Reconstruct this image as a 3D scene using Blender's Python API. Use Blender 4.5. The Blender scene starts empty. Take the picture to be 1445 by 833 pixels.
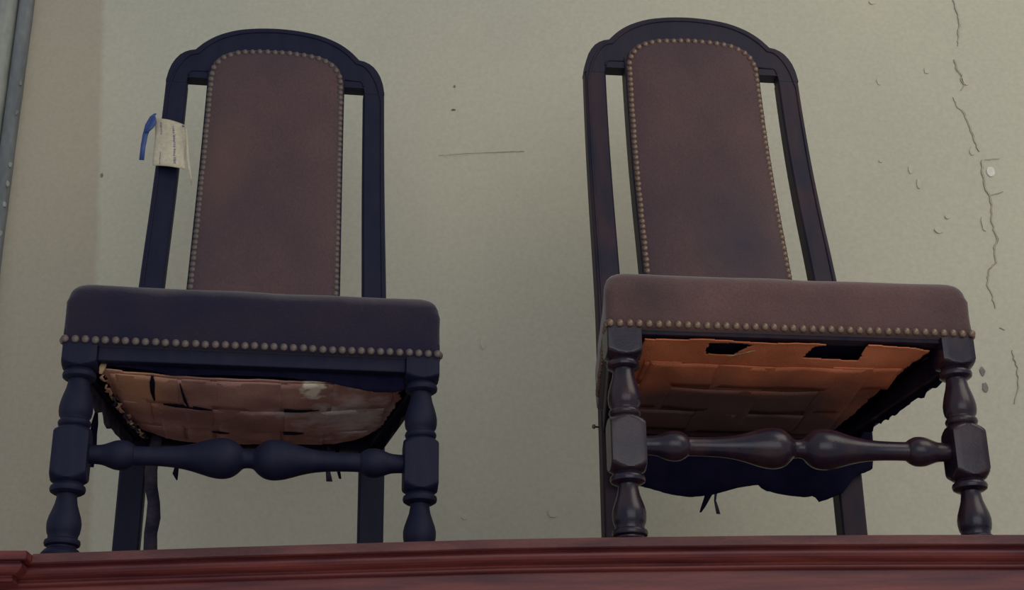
import bpy, bmesh, math, random
from mathutils import Vector, Matrix, noise
random.seed(7)
PI = math.pi
scene = bpy.context.scene
COL = scene.collection

# ------------------------------------------------------------------ camera
EYE = 1.55
F_PX, PITCH, ROLL, YAW = 2185.2, 0.399171, -0.011847, 0.01034
cam_data = bpy.data.cameras.new('camera')
cam_data.sensor_width = 36.0
cam_data.lens = F_PX * 36.0 / 1445.0
cam_data.clip_start = 0.05
cam = bpy.data.objects.new('camera', cam_data)
COL.objects.link(cam)
fwd = Vector((math.sin(YAW) * math.cos(PITCH), math.cos(YAW) * math.cos(PITCH), math.sin(PITCH)))
r0 = Vector((math.cos(YAW), -math.sin(YAW), 0))
u0 = r0.cross(fwd)
right = math.cos(ROLL) * r0 + math.sin(ROLL) * u0
up = -math.sin(ROLL) * r0 + math.cos(ROLL) * u0
cam.matrix_world = Matrix(((right.x, up.x, -fwd.x, 0), (right.y, up.y, -fwd.y, 0),
                           (right.z, up.z, -fwd.z, EYE), (0, 0, 0, 1)))
scene.camera = cam

# ------------------------------------------------------------------ light
scene.view_settings.view_transform = 'Standard'
scene.view_settings.look = 'None'
scene.view_settings.exposure = 0.0
scene.view_settings.gamma = 1.0
world = bpy.data.worlds.new('room_light')
scene.world = world
world.use_nodes = True
world.node_tree.nodes['Background'].inputs[0].default_value = (0.66, 0.71, 0.78, 1)
world.node_tree.nodes['Background'].inputs[1].default_value = 0.52


def area(name, loc, target, w, h, power, colour):
    d = bpy.data.lights.new(name, 'AREA')
    d.shape = 'RECTANGLE'
    d.size, d.size_y, d.energy, d.color = w, h, power, colour
    o = bpy.data.objects.new(name, d)
    o.location = loc
    o.rotation_euler = (Vector(target) - Vector(loc)).to_track_quat('-Z', 'Y').to_euler()
    COL.objects.link(o)
    return o


area('window_light', (0.9, -1.9, 2.55), (0.5, 2.7, 2.45), 3.8, 2.2, 39, (0.95, 0.98, 1.0))
area('ceiling_light', (1.9, 0.9, 4.0), (0.9, 2.7, 2.6), 1.8, 1.4, 19, (1.0, 0.90, 0.72))

# ------------------------------------------------------------------ materials


def mat(name, c1, c2, scale=6.0, stretch=(1, 1, 1), rough=0.6, spec=0.4, bump=0.1, fine=160.0,
        sheen=0.0, detail=5.0, lo=0.35, hi=0.68, metallic=0.0, coat=0.0, bump_dist=0.002, mixf=0.3):
    m = bpy.data.materials.new(name)
    m.use_nodes = True
    nt = m.node_tree
    b = nt.nodes['Principled BSDF']
    tc = nt.nodes.new('ShaderNodeTexCoord')
    mp = nt.nodes.new('ShaderNodeMapping')
    mp.inputs['Scale'].default_value = stretch
    nt.links.new(tc.outputs['Object'], mp.inputs['Vector'])
    n1 = nt.nodes.new('ShaderNodeTexNoise')
    n1.inputs['Scale'].default_value = scale
    n1.inputs['Detail'].default_value = detail
    nt.links.new(mp.outputs[0], n1.inputs['Vector'])
    ra = nt.nodes.new('ShaderNodeValToRGB')
    ra.color_ramp.elements[0].position = lo
    ra.color_ramp.elements[1].position = hi
    ra.color_ramp.elements[0].color = (*c1, 1)
    ra.color_ramp.elements[1].color = (*c2, 1)
    nt.links.new(n1.outputs['Fac'], ra.inputs[0])
    n2 = nt.nodes.new('ShaderNodeTexNoise')
    n2.inputs['Scale'].default_value = fine
    n2.inputs['Detail'].default_value = 3
    nt.links.new(mp.outputs[0], n2.inputs['Vector'])
    mx = nt.nodes.new('ShaderNodeMix')
    mx.data_type = 'RGBA'
    mx.blend_type = 'OVERLAY'
    mx.inputs[0].default_value = mixf
    nt.links.new(ra.outputs[0], mx.inputs[6])
    nt.links.new(n2.outputs['Fac'], mx.inputs[7])
    nt.links.new(mx.outputs[2], b.inputs['Base Color'])
    bp = nt.nodes.new('ShaderNodeBump')
    bp.inputs['Strength'].default_value = bump
    bp.inputs['Distance'].default_value = bump_dist
    nt.links.new(n2.outputs['Fac'], bp.inputs['Height'])
    nt.links.new(bp.outputs[0], b.inputs['Normal'])
    b.inputs['Roughness'].default_value = rough
    b.inputs['Specular IOR Level'].default_value = spec
    b.inputs['Metallic'].default_value = metallic
    b.inputs['Coat Weight'].default_value = coat
    b.inputs['Sheen Weight'].default_value = sheen
    b.inputs['Sheen Roughness'].default_value = 0.5
    m['mix'] = mx.name
    return m


def add_patch(m, colour, centre, radius, edge=0.5, nscale=25.0, strength=1.0, wobble=0.6):
    """a patch of stain: ellipsoid in object space broken up by noise"""
    nt = m.node_tree
    b = nt.nodes['Principled BSDF']
    src = b.inputs['Base Color'].links[0].from_socket
    tc = nt.nodes.new('ShaderNodeTexCoord')
    mp = nt.nodes.new('ShaderNodeMapping')
    mp.vector_type = 'TEXTURE'
    mp.inputs['Location'].default_value = centre
    mp.inputs['Scale'].default_value = radius
    nt.links.new(tc.outputs['Object'], mp.inputs[0])
    ln = nt.nodes.new('ShaderNodeVectorMath')
    ln.operation = 'LENGTH'
    nt.links.new(mp.outputs[0], ln.inputs[0])
    nz = nt.nodes.new('ShaderNodeTexNoise')
    nz.inputs['Scale'].default_value = nscale
    nz.inputs['Detail'].default_value = 6
    nt.links.new(tc.outputs['Object'], nz.inputs['Vector'])
    ma = nt.nodes.new('ShaderNodeMath')
    ma.operation = 'MULTIPLY_ADD'
    nt.links.new(nz.outputs['Fac'], ma.inputs[0])
    ma.inputs[1].default_value = wobble * 2
    nt.links.new(ln.outputs['Value'], ma.inputs[2])
    mr = nt.nodes.new('ShaderNodeMapRange')
    mr.inputs['From Min'].default_value = 1 + wobble
    mr.inputs['From Max'].default_value = 1 + wobble - edge
    mr.inputs['To Max'].default_value = strength
    nt.links.new(ma.outputs[0], mr.inputs['Value'])
    mx = nt.nodes.new('ShaderNodeMix')
    mx.data_type = 'RGBA'
    nt.links.new(mr.outputs[0], mx.inputs[0])
    nt.links.new(src, mx.inputs[6])
    mx.inputs[7].default_value = (*colour, 1)
    nt.links.new(mx.outputs[2], b.inputs['Base Color'])


M = {}
M['wood'] = mat('ebonised_oak', (0.004, 0.005, 0.024), (0.009, 0.009, 0.030), 9, (6, 6, 1), 0.6, 0.25, 0.25, 220)
M['wood_brown'] = mat('brown_oak', (0.006, 0.005, 0.020), (0.030, 0.012, 0.020), 7, (5, 5, 1), 0.55, 0.3, 0.22, 220)
M['wood_crest'] = mat('dark_crest_oak', (0.005, 0.005, 0.021), (0.015, 0.009, 0.022), 7, (5, 5, 1), 0.55, 0.3, 0.22, 220)
M['wood_turned'] = mat('polished_turned_oak', (0.009, 0.006, 0.019), (0.036, 0.018, 0.022), 10, (3, 3, 3), 0.27, 0.35, 0.12, 200, coat=0.08)
M['leather_dark'] = mat('faded_dark_suede', (0.010, 0.009, 0.028), (0.025, 0.017, 0.032), 7, rough=0.85, spec=0.15, sheen=0.2, bump=0.35, fine=300)
M['leather_brown'] = mat('brown_suede', (0.062, 0.034, 0.038), (0.130, 0.066, 0.058), 6, rough=0.82, spec=0.2, sheen=0.3, bump=0.35, fine=300)
M['back_leather'] = mat('brown_back_leather', (0.062, 0.036, 0.046), (0.108, 0.059, 0.058), 5, (1, 1, 0.6), rough=0.8, spec=0.25, sheen=0.15, bump=0.35, fine=320)
M['back_leather_b'] = mat('worn_back_leather', (0.056, 0.033, 0.042), (0.108, 0.057, 0.055), 5, (1, 1, 0.6), rough=0.8, spec=0.25, sheen=0.15, bump=0.35, fine=320)
add_patch(M['back_leather_b'], (0.034, 0.032, 0.048), (0.045, 0.39, 0.60), (0.09, 0.3, 0.17), 1.1, 14, 0.7)
add_patch(M['back_leather'], (0.125, 0.068, 0.056), (-0.085, 0.42, 0.80), (0.06, 0.3, 0.16), 0.9, 9, 0.6)
add_patch(M['leather_dark'], (0.17, 0.145, 0.135), (0.02, 0.16, 0.404), (0.60, 0.45, 0.036), 0.7, 16, 0.75, 0.25)  # dust on the seat top; overhead light on the rim mixed into its colour
add_patch(M['leather_brown'], (0.19, 0.145, 0.125), (0.02, 0.16, 0.404), (0.60, 0.45, 0.030), 0.7, 16, 0.6, 0.25)  # brown seat likewise: dust plus top light painted into the rim
M['nail'] = mat('tarnished_brass', (0.13, 0.085, 0.065), (0.30, 0.20, 0.14), 90, rough=0.42, spec=0.5, bump=0.1, metallic=0.55)
M['nail_dull'] = mat('dull_brass', (0.10, 0.078, 0.072), (0.20, 0.155, 0.135), 90, rough=0.5, spec=0.5, bump=0.1, metallic=0.4)
M['hessian'] = mat('brown_hessian', (0.30, 0.155, 0.135), (0.50, 0.27, 0.22), 14, rough=0.95, spec=0.1, bump=0.6, fine=420)
add_patch(M['hessian'], (0.66, 0.62, 0.62), (0.145, 0.15, 0.26), (0.085, 0.12, 0.1), 0.9, 38, 0.85, 1.1)
add_patch(M['hessian'], (0.62, 0.58, 0.56), (0.07, 0.115, 0.26), (0.075, 0.022, 0.1), 0.8, 45, 0.7, 1.0)
add_patch(M['hessian'], (0.80, 0.72, 0.58), (0.083, 0.030, 0.26), (0.017, 0.034, 0.1), 0.5, 70, 0.9, 1.3)
add_patch(M['hessian'], (0.66, 0.34, 0.18), (-0.16, 0.05, 0.26), (0.060, 0.11, 0.1), 0.9, 20, 0.8, 0.5)
M['webbing'] = mat('orange_brown_webbing', (0.50, 0.150, 0.070), (0.80, 0.26, 0.125), 9, rough=0.95, spec=0.1, bump=0.6, fine=420)
add_patch(M['webbing'], (0.095, 0.075, 0.075), (-0.02, 0.275, 0.26), (0.36, 0.235, 0.1), 0.5, 12, 0.93, 0.3)  # shade deepening to the rear of the sagging underside, painted into the webbing
M['dust_cloth'] = mat('black_dust_cloth', (0.004, 0.004, 0.016), (0.010, 0.009, 0.026), 20, rough=0.95, spec=0.05, bump=0.5, fine=400)
M['rag'] = mat('grey_rag', (0.03, 0.028, 0.05), (0.09, 0.07, 0.09), 40, rough=0.95, spec=0.05, bump=0.5, fine=400)
M['fringe'] = mat('frayed_jute', (0.35, 0.22, 0.13), (0.62, 0.46, 0.30), 60, rough=0.95, spec=0.1)
M['mahogany'] = mat('mahogany', (0.080, 0.015, 0.022), (0.22, 0.048, 0.038), 5, (1, 8, 14), 0.42, 0.35, 0.15, 120, coat=0.05)
M['mahogany_dusty'] = mat('dusty_mahogany', (0.085, 0.031, 0.034), (0.165, 0.060, 0.052), 9, (1, 4, 6), 0.6, 0.3, 0.15, 120)
M['paper'] = mat('cream_card', (0.46, 0.41, 0.30), (0.55, 0.49, 0.36), 12, rough=0.8, spec=0.2, bump=0.05)
M['ink'] = mat('grey_ink', (0.16, 0.14, 0.18), (0.30, 0.27, 0.30), 60, rough=0.8, spec=0.1)
M['ribbon'] = mat('blue_ribbon', (0.030, 0.060, 0.19), (0.045, 0.085, 0.26), 40, rough=0.5, spec=0.4)
M['white_flake'] = mat('white_paint', (0.62, 0.60, 0.52), (0.75, 0.73, 0.64), 40, rough=0.8)
M['crack'] = mat('crack_shadow', (0.13, 0.12, 0.095), (0.22, 0.20, 0.165), 80, rough=1.0, spec=0.0)
M['casing'] = mat('blue_grey_paint', (0.135, 0.145, 0.150), (0.20, 0.21, 0.21), 14, (1, 1, 0.4), 0.65, 0.4, 0.4, 90)
M['casing_light'] = mat('pale_grey_paint', (0.27, 0.28, 0.25), (0.36, 0.36, 0.31), 10, (1, 1, 0.4), 0.65, 0.4, 0.3, 90)
M['stain'] = mat('grey_stain', (0.17, 0.16, 0.15), (0.23, 0.22, 0.20), 60, rough=0.9)
M['floorboards'] = mat('pale_bounce_floor', (0.66, 0.58, 0.48), (0.76, 0.68, 0.56), 4, (8, 1, 1), 0.5, 0.4, 0.2, 60)  # unseen floor, made pale to bounce light up under the seats

# wall plaster: patchy cream distemper, tinted warmer and darker left of a slanted edge
pw = mat('old_plaster', (0.485, 0.465, 0.375), (0.55, 0.515, 0.40), 1.6, rough=0.9, spec=0.15, bump=0.12, fine=110, mixf=0.12,
         lo=0.3, hi=0.72, bump_dist=0.0025)
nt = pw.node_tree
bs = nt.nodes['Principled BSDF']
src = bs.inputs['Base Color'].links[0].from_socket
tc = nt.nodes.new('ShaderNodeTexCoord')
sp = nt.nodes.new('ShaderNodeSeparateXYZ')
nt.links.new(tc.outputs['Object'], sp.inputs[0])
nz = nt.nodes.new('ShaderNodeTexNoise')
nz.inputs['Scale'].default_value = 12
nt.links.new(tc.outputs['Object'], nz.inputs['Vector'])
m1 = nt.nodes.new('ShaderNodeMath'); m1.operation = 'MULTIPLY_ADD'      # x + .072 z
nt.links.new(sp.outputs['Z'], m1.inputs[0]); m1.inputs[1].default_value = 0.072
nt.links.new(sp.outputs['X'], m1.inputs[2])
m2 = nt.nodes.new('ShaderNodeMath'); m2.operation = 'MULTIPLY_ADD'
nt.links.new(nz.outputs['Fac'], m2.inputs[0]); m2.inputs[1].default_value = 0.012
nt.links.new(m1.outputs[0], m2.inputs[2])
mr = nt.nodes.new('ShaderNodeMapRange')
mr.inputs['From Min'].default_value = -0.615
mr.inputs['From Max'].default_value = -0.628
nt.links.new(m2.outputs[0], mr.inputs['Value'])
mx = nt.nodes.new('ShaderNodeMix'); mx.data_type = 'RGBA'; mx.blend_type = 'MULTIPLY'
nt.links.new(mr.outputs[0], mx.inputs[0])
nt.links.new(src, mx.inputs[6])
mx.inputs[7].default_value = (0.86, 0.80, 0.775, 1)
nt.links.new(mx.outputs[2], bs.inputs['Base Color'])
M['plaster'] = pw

# ------------------------------------------------------------------ mesh helpers


def link(name, me, m, parent=None, smooth=True):
    o = bpy.data.objects.new(name, me)
    COL.objects.link(o)
    if m is not None:
        if not me.materials:
            me.materials.append(m)
    if smooth:
        me.polygons.foreach_set('use_smooth', [True] * len(me.polygons))
    if parent is not None:
        o.parent = parent
    return o


def mesh(name, verts, faces, m, parent=None, smooth=True):
    me = bpy.data.meshes.new(name)
    me.from_pydata([tuple(v) for v in verts], [], faces)
    bm = bmesh.new(); bm.from_mesh(me)
    bmesh.ops.recalc_face_normals(bm, faces=bm.faces)
    bm.to_mesh(me); bm.free()
    return link(name, me, m, parent, smooth)


def bevel(o, w=0.003, seg=2, ang=35):
    b = o.modifiers.new('bevel', 'BEVEL')
    b.width, b.segments, b.limit_method, b.angle_limit = w, seg, 'ANGLE', math.radians(ang)
    b.harden_normals = False
    n = o.modifiers.new('wn', 'WEIGHTED_NORMAL')
    n.keep_sharp = True
    return o


def loft(rings, cap=True):
    n = len(rings[0])
    v = [p for r in rings for p in r]
    f = []
    for i in range(len(rings) - 1):
        for j in range(n):
            k = (j + 1) % n
            f.append((i * n + j, i * n + k, (i + 1) * n + k, (i + 1) * n + j))
    if cap:
        f.append(tuple(range(n))[::-1])
        f.append(tuple((len(rings) - 1) * n + j for j in range(n)))
    return v, f


def grid(nu, nv, fn):
    v = [fn(i / nu, j / nv) for j in range(nv + 1) for i in range(nu + 1)]
    f = [(j * (nu + 1) + i, j * (nu + 1) + i + 1, (j + 1) * (nu + 1) + i + 1, (j + 1) * (nu + 1) + i)
         for j in range(nv) for i in range(nu)]
    return v, f


def box(x0, x1, y0, y1, z0, z1):
    v = [(x, y, z) for z in (z0, z1) for y in (y0, y1) for x in (x0, x1)]
    f = [(0, 2, 3, 1), (4, 5, 7, 6), (0, 1, 5, 4), (2, 6, 7, 3), (0, 4, 6, 2), (1, 3, 7, 5)]
    return v, f


def interp(x, pts):
    if x <= pts[0][0]:
        return pts[0][1]
    for (a, b), (c, d) in zip(pts, pts[1:]):
        if x <= c:
            t = (x - a) / (c - a)
            return b + (d - b) * t
    return pts[-1][1]


def smooth_pts(pts, n=6):
    """Catmull-Rom through 2-D points"""
    out = []
    P = [pts[0]] + list(pts) + [pts[-1]]
    for i in range(1, len(P) - 2):
        for k in range(n):
            t = k / n
            q = []
            for c in (0, 1):
                a, b, d, e = P[i - 1][c], P[i][c], P[i + 1][c], P[i + 2][c]
                q.append(0.5 * (2 * b + (d - a) * t + (2 * a - 5 * b + 4 * d - e) * t * t + (3 * b - a - 3 * d + e) * t ** 3))
            out.append(tuple(q))
    out.append(pts[-1])
    return out


def tube(pts, r, n=8, flat=1.0):
    rings = []
    for i, p in enumerate(pts):
        a = Vector(pts[max(i - 1, 0)]); b = Vector(pts[min(i + 1, len(pts) - 1)])
        d = (b - a).normalized()
        s = d.cross(Vector((0, 1, 0)))
        if s.length < 0.1:
            s = d.cross(Vector((1, 0, 0)))
        s.normalize(); t = d.cross(s)
        rr = r[i] if isinstance(r, (list, tuple)) else r
        rings.append([Vector(p) + (s * math.cos(2 * PI * k / n) + t * flat * math.sin(2 * PI * k / n)) * rr for k in range(n)])
    return loft(rings)


def slab(outline, thick, normal=(0, -1, 0)):
    """closed outline (list of 3-D points) given thickness along -normal"""
    n = len(outline)
    nv = Vector(normal) * thick
    v = [Vector(p) for p in outline] + [Vector(p) - nv for p in outline]
    f = [tuple(range(n)), tuple(range(2 * n - 1, n - 1, -1))]
    f += [(i, (i + 1) % n, n + (i + 1) % n, n + i) for i in range(n)]
    return v, f


def tag(o, label=None, cat=None, group=None, kind=None):
    if label: o['label'] = label
    if cat: o['category'] = cat
    if group: o['group'] = group
    if kind: o['kind'] = kind
    return o


# ------------------------------------------------------------------ the setting
WY = 2.92
WS = WY / 2.62


def wp(x, z):
    # survey coordinates taken on a plane at 2.62 m, carried to the wall
    return x * WS, EYE + (z - EYE) * WS


def wall_y(x):
    return WY - 0.045 * x


def wfn(u, v):
    x = -2.4 + 5.0 * u
    z = 4.4 * v
    y = wall_y(x) + 0.0022 * noise.noise(Vector((x * 3, z * 3, 1.7))) + 0.0009 * noise.noise(Vector((x * 13, z * 13, 4)))
    return (x, y, z)


v, f = grid(200, 200, wfn)
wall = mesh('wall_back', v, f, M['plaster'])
sol = wall.modifiers.new('solid', 'SOLIDIFY'); sol.thickness = 0.15; sol.offset = -1 if wall.data.polygons[0].normal.y < 0 else 1
tag(wall, kind='structure')
v, f = box(-2.4, 2.6, -4.0, 3.0, -0.04, 0.0)
tag(mesh('floor', v, f, M['floorboards'], smooth=False), kind='structure')


def crack(pts, w=0.0014, jag=0.0016, name='crack', m=None):
    """a split in the plaster: dark recess strip beside a raised curled lip"""
    P = []
    pts = [wp(*q) for q in pts]
    for a, b in zip(pts, pts[1:]):
        A, B = Vector((a[0], 0, a[1])), Vector((b[0], 0, b[1]))
        n = max(2, int((B - A).length / 0.006))
        for k in range(n):
            p = A.lerp(B, k / n)
            P.append(p + Vector((random.uniform(-jag, jag), 0, random.uniform(-jag, jag) * 0.5)))
    P.append(Vector((pts[-1][0], 0, pts[-1][1])))
    L, R_ = [], []
    v, fcs = [], []
    for i, p in enumerate(P):
        t = i / (len(P) - 1)
        ww = w * 0.62 * (0.25 + 1.3 * abs(noise.noise(Vector((p.x * 60, p.z * 60, 3))))) * min(1, 6 * t + 0.2, 6 * (1 - t) + 0.2)
        d = (P[min(i + 1, len(P) - 1)] - P[max(i - 1, 0)]).normalized()
        s = Vector((d.z, 0, -d.x))
        y = wall_y(p.x) - 0.0024
        v += [Vector((p.x, y, p.z)) - s * ww, Vector((p.x, y, p.z)) + s * ww]
    n = len(v) // 2
    fcs = [(2 * i, 2 * i + 1, 2 * i + 3, 2 * i + 2) for i in range(n - 1)]
    o = mesh(name, v, fcs, m or M['crack'], wall, smooth=False)
    # lip
    v2, f2 = [], []
    for i in range(n):
        a, b = v[2 * i], v[2 * i + 1]
        s = (b - a).normalized()
        e = a if s.x > 0 else b
        s = Vector((-1, 0, 0))
        k = 0.0026 * (0.6 + abs(noise.noise(Vector((e.x * 40, e.z * 40, 9)))))
        v2 += [e + Vector((0, -0.0005, 0)), e + s * k * 0.4 + Vector((0, -0.0004, 0)), e + s * k + Vector((0, 0.0016, 0)), e + Vector((0, 0.0015, 0))]
    for i in range(n - 1):
        for q in range(4):
            f2.append((4 * i + q, 4 * i + (q + 1) % 4, 4 * i + 4 + (q + 1) % 4, 4 * i + 4 + q))
    mesh('paint_lip', v2, f2, M['plaster'], wall, smooth=True)
    return o


crack([(0.903, 3.262), (0.909, 3.232), (0.908, 3.204), (0.899, 3.156)], 0.0006)
crack([(0.889, 3.125), (0.891, 3.101), (0.899, 3.088), (0.897, 3.08), (0.9, 3.069), (0.893, 3.057)], 0.0016)
crack([(0.876, 3.042), (0.88, 3.023), (0.894, 3.004), (0.9, 2.979), (0.903, 2.956), (0.909, 2.933), (0.911, 2.924)], 0.0013)
crack([(0.915, 2.907), (0.91, 2.878), (0.914, 2.843), (0.92, 2.83), (0.92, 2.811), (0.915, 2.785), (0.917, 2.76), (0.921, 2.741),
       (0.914, 2.724), (0.911, 2.707), (0.912, 2.694), (0.899, 2.682), (0.892, 2.665), (0.891, 2.651), (0.897, 2.626), (0.899, 2.604)], 0.0015)
crack([(0.903, 2.566), (0.91, 2.562)], 0.001)
crack([(0.917, 2.523), (0.923, 2.489), (0.919, 2.449), (0.909, 2.423)], 0.0008)
crack([(-0.109, 2.947), (-0.054, 2.950), (0.027, 2.951), (0.054, 2.951)], 0.0003, 0.0008)
crack([(0.920, 2.905), (0.946, 2.907)], 0.0006)
crack([(0.922, 2.832), (0.944, 2.838)], 0.0007)


def blob(name, x, z, rx, rz, m, proud=0.0016, label=None, sides=11, tilt=0.0):
    out = []
    x, z = wp(x, z)
    for k in range(sides):
        a = 2 * PI * k / sides
        q = 1 + random.uniform(-0.16, 0.16) * (0.35 if sides > 12 else 1)
        out.append((x + rx * q * math.cos(a), wall_y(x) - 0.0012 - proud + tilt * rx * math.cos(a), z + rz * q * math.sin(a)))
    v, f = slab(out, proud + 0.002)
    o = mesh(name, v, f, m, wall, smooth=False)
    if label: o['label'] = label
    return o


blob('bare_patch', 0.926, 2.880, 0.0085, 0.0115, M['white_flake'], 0.0012, 'round white bare patch', 16)
blob('dark_stain', 0.860, 2.484, 0.0052, 0.0095, M['stain'], 0.0010, 'dark grey oval spot')
blob('dark_stain', 0.861, 2.454, 0.0052, 0.0105, M['stain'], 0.0010, 'paler grey oval spot')
blob('dark_stain', -0.082, 3.047, 0.005, 0.0016, M['stain'], 0.0008)
blob('dark_stain', -0.080, 3.099, 0.0022, 0.003, M['stain'], 0.0008)
blob('dark_stain', -0.757, 2.925, 0.003, 0.005, M['stain'], 0.0006)
for x, z, a, b in [(-0.026, 2.562, .007, .014), (0.094, 2.243, .010, .010), (-0.060, 2.239, .006, .006), (0.816, 2.763, .010, .008),
                   (0.833, 3.103, .006, .008), (0.739, 3.082, .005, .009), (0.778, 2.889, .005, .010), (0.79, 2.86, .004, .012),
                   (0.745, 3.262, .008, .005), (0.835, 2.79, .006, .005), (0.905, 3.08, .008, .014), (0.898, 2.925, .006, .010),
                   (0.90, 2.775, .005, .018), (0.178, 2.618, .004, .016), (0.725, 2.91, .004, .004)]:
    blob('paint_flake', x, z, a, b, M['plaster'], 0.0006, tilt=0.10)

# painted vertical casing on the far left, two rounded members with chipped edge
pf0 = [(-0.931, 0.0), (-0.931, 0.010), (-0.934, 0.017), (-0.940, 0.021), (-0.948, 0.022), (-0.955, 0.019), (-0.959, 0.012),
      (-0.9605, 0.006), (-0.962, 0.012), (-0.968, 0.022), (-0.978, 0.029), (-0.990, 0.031), (-1.004, 0.029), (-1.014, 0.022),
      (-1.018, 0.012), (-1.030, 0.010), (-1.075, 0.010), (-1.078, 0.0)]


pf = [(x * WS, d * WS) for x, d in pf0]


def casing(name, prof, m, parent=None):
    rings = []
    for k in range(140):
        z = 4.35 * k / 139
        r = []
        for i, (x, d) in enumerate(prof):
            w = 0.0016 * noise.noise(Vector((x * 30, z * 16, 2))) if i in (0, 1, 2, 3) else 0
            r.append((x + w, wall_y(x) - d - w * 0.5 + (0.02 if d == 0 else 0), z))
        rings.append(r)
    v, f = loft(rings)
    return mesh(name, v, f, m, parent)


tr = casing('trim_1', pf[:8] + [(-0.9605 * WS, 0.0)], M['casing'])
tag(tr, kind='structure')
casing('moulding', [(-0.9606 * WS, 0.0)] + pf[8:], M['casing_light'], tr)
for z, x in [(2.905, -0.9325), (2.945, -0.932), (3.06, -0.9322), (3.125, -0.9325), (2.86, -0.933), (2.80, -0.9335)]:
    x, z = wp(x, z)
    out = [(x + 0.0035 * (1 + random.uniform(-.3, .3)) * math.cos(a), wall_y(x) - 0.0205, z + 0.007 * (1 + random.uniform(-.3, .3)) * math.sin(a))
           for a in [2 * PI * k / 9 for k in range(9)]]
    v, f = slab(out, 0.004)
    mesh('paint_chip', v, f, M['casing_light'] if z < 3.15 else M['stain'], tr, False)

# ------------------------------------------------------------------ wardrobe
DECK = EYE + 0.4711
PROF = smooth_pts([(0.0, -.0110), (.0008, -.0122)], 1)
PROF = [(0.030, -0.004), (0.022, -0.0005), (0.002, 0.0), (0.0, -0.0015), (0.0, -0.0105), (0.0012, -0.0120), (0.010, -0.0122), (0.010, -0.0135),
        (0.0072, -0.0150), (0.0060, -0.0175), (0.0062, -0.0205), (0.0085, -0.0235), (0.0125, -0.0258), (0.0170, -0.0272), (0.0215, -0.0278), (0.0230, -0.0300),
        (0.0208, -0.0312), (0.0200, -0.0332), (0.0210, -0.0352), (0.0240, -0.0362), (0.0290, -0.0366), (0.0360, -0.0372),
        (0.0420, -0.0388), (0.0470, -0.0415), (0.0500, -0.0450), (0.0512, -0.0500), (0.0512, -0.0620), (0.0560, -0.0630), (0.0560, -0.0720), (0.0600, -0.0730), (0.0600, -0.1900), (0.030, -0.1900)]
HUMP = [(-0.70, 0), (-0.60, 0.0), (-0.36, 0.0035), (-0.18, 0.0052), (0.0, 0.0068), (0.14, 0.0062), (0.35, 0.0044), (0.53, 0.0015), (0.66, -0.0012), (1.0, -0.004)]


def lip_y(x):
    return 1.9335 - 0.045 * x


ward = bpy.data.objects.new('wardrobe', None)
COL.objects.link(ward)
ward.location = (0.15, 2.30, 0)
tag(ward, 'tall reddish mahogany wardrobe with moulded cornice carrying both chairs', 'wardrobe')


def wpart(name, v, f, m, smooth=True):
    o = mesh(name, [Vector(p) - ward.location for p in v], f, m, ward, smooth)
    return o


rings = []
N = 60
for i in range(N + 1):
    x = -0.68 + 1.70 * i / N
    h = interp(x, HUMP)
    rings.append([(x, lip_y(x) + d, DECK + z + h) for d, z in PROF])
v, f = loft(rings)
co = wpart('cornice', v, f, M['mahogany'], False)
co['label'] = 'long moulded front cornice'
co.modifiers.new('bevel', 'BEVEL').width = 0.0006
# dusty fascia board face: a thin strip proud of the moulding
rings = []
for i in range(N + 1):
    x = -0.597 + 1.61 * i / N
    h = interp(x, HUMP)
    y = lip_y(x)
    rings.append([(x, y + 0.02, DECK + h), (x, y - 0.0012, DECK + h + 0.0006), (x, y - 0.0022, DECK + h - 0.001), (x, y - 0.0022, DECK + h - 0.0108), (x, y - 0.001, DECK + h - 0.0116), (x, y + 0.02, DECK + h - 0.0110)])
v, f = loft(rings)
o = wpart('fascia', v, f, M['mahogany_dusty'], False)
o['label'] = 'dusty flat top edge of the cornice'
# projecting end block with mitred return
xc, yf = -0.598, 1.9335 + 0.045 * 0.598 - 0.026
rings = []
for d, z in PROF:
    zz = DECK + z + 0.0005
    pts = [(-1.35, yf + d + 0.012, zz)]
    for k in range(12):
        x = -1.35 + (xc - d + 1.35) * (k + 1) / 12
        pts.append((x, yf + d + 0.016 * (xc - x), zz + 0.0012 * noise.noise(Vector((x * 40, d * 50, 1))) - (0.0014 if z > -0.001 and x > -0.612 else 0)))
    pts.append((xc - d, 2.2, zz))
    rings.append(pts)
v = [p for r in rings for p in r]
n = 14
f = [(i * n + j, i * n + j + 1, (i + 1) * n + j + 1, (i + 1) * n + j) for i in range(len(rings) - 1) for j in range(n - 1)]
v += [(-1.35, 2.2, DECK - .004), (-1.35, 2.2, DECK - .19)]
f.append((0,) + tuple(range(1, n)) + (len(v) - 2,))
o = wpart('cornice_end', v, f, M['mahogany'], False)
o['label'] = 'projecting mitred end of the cornice at the left'
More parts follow.
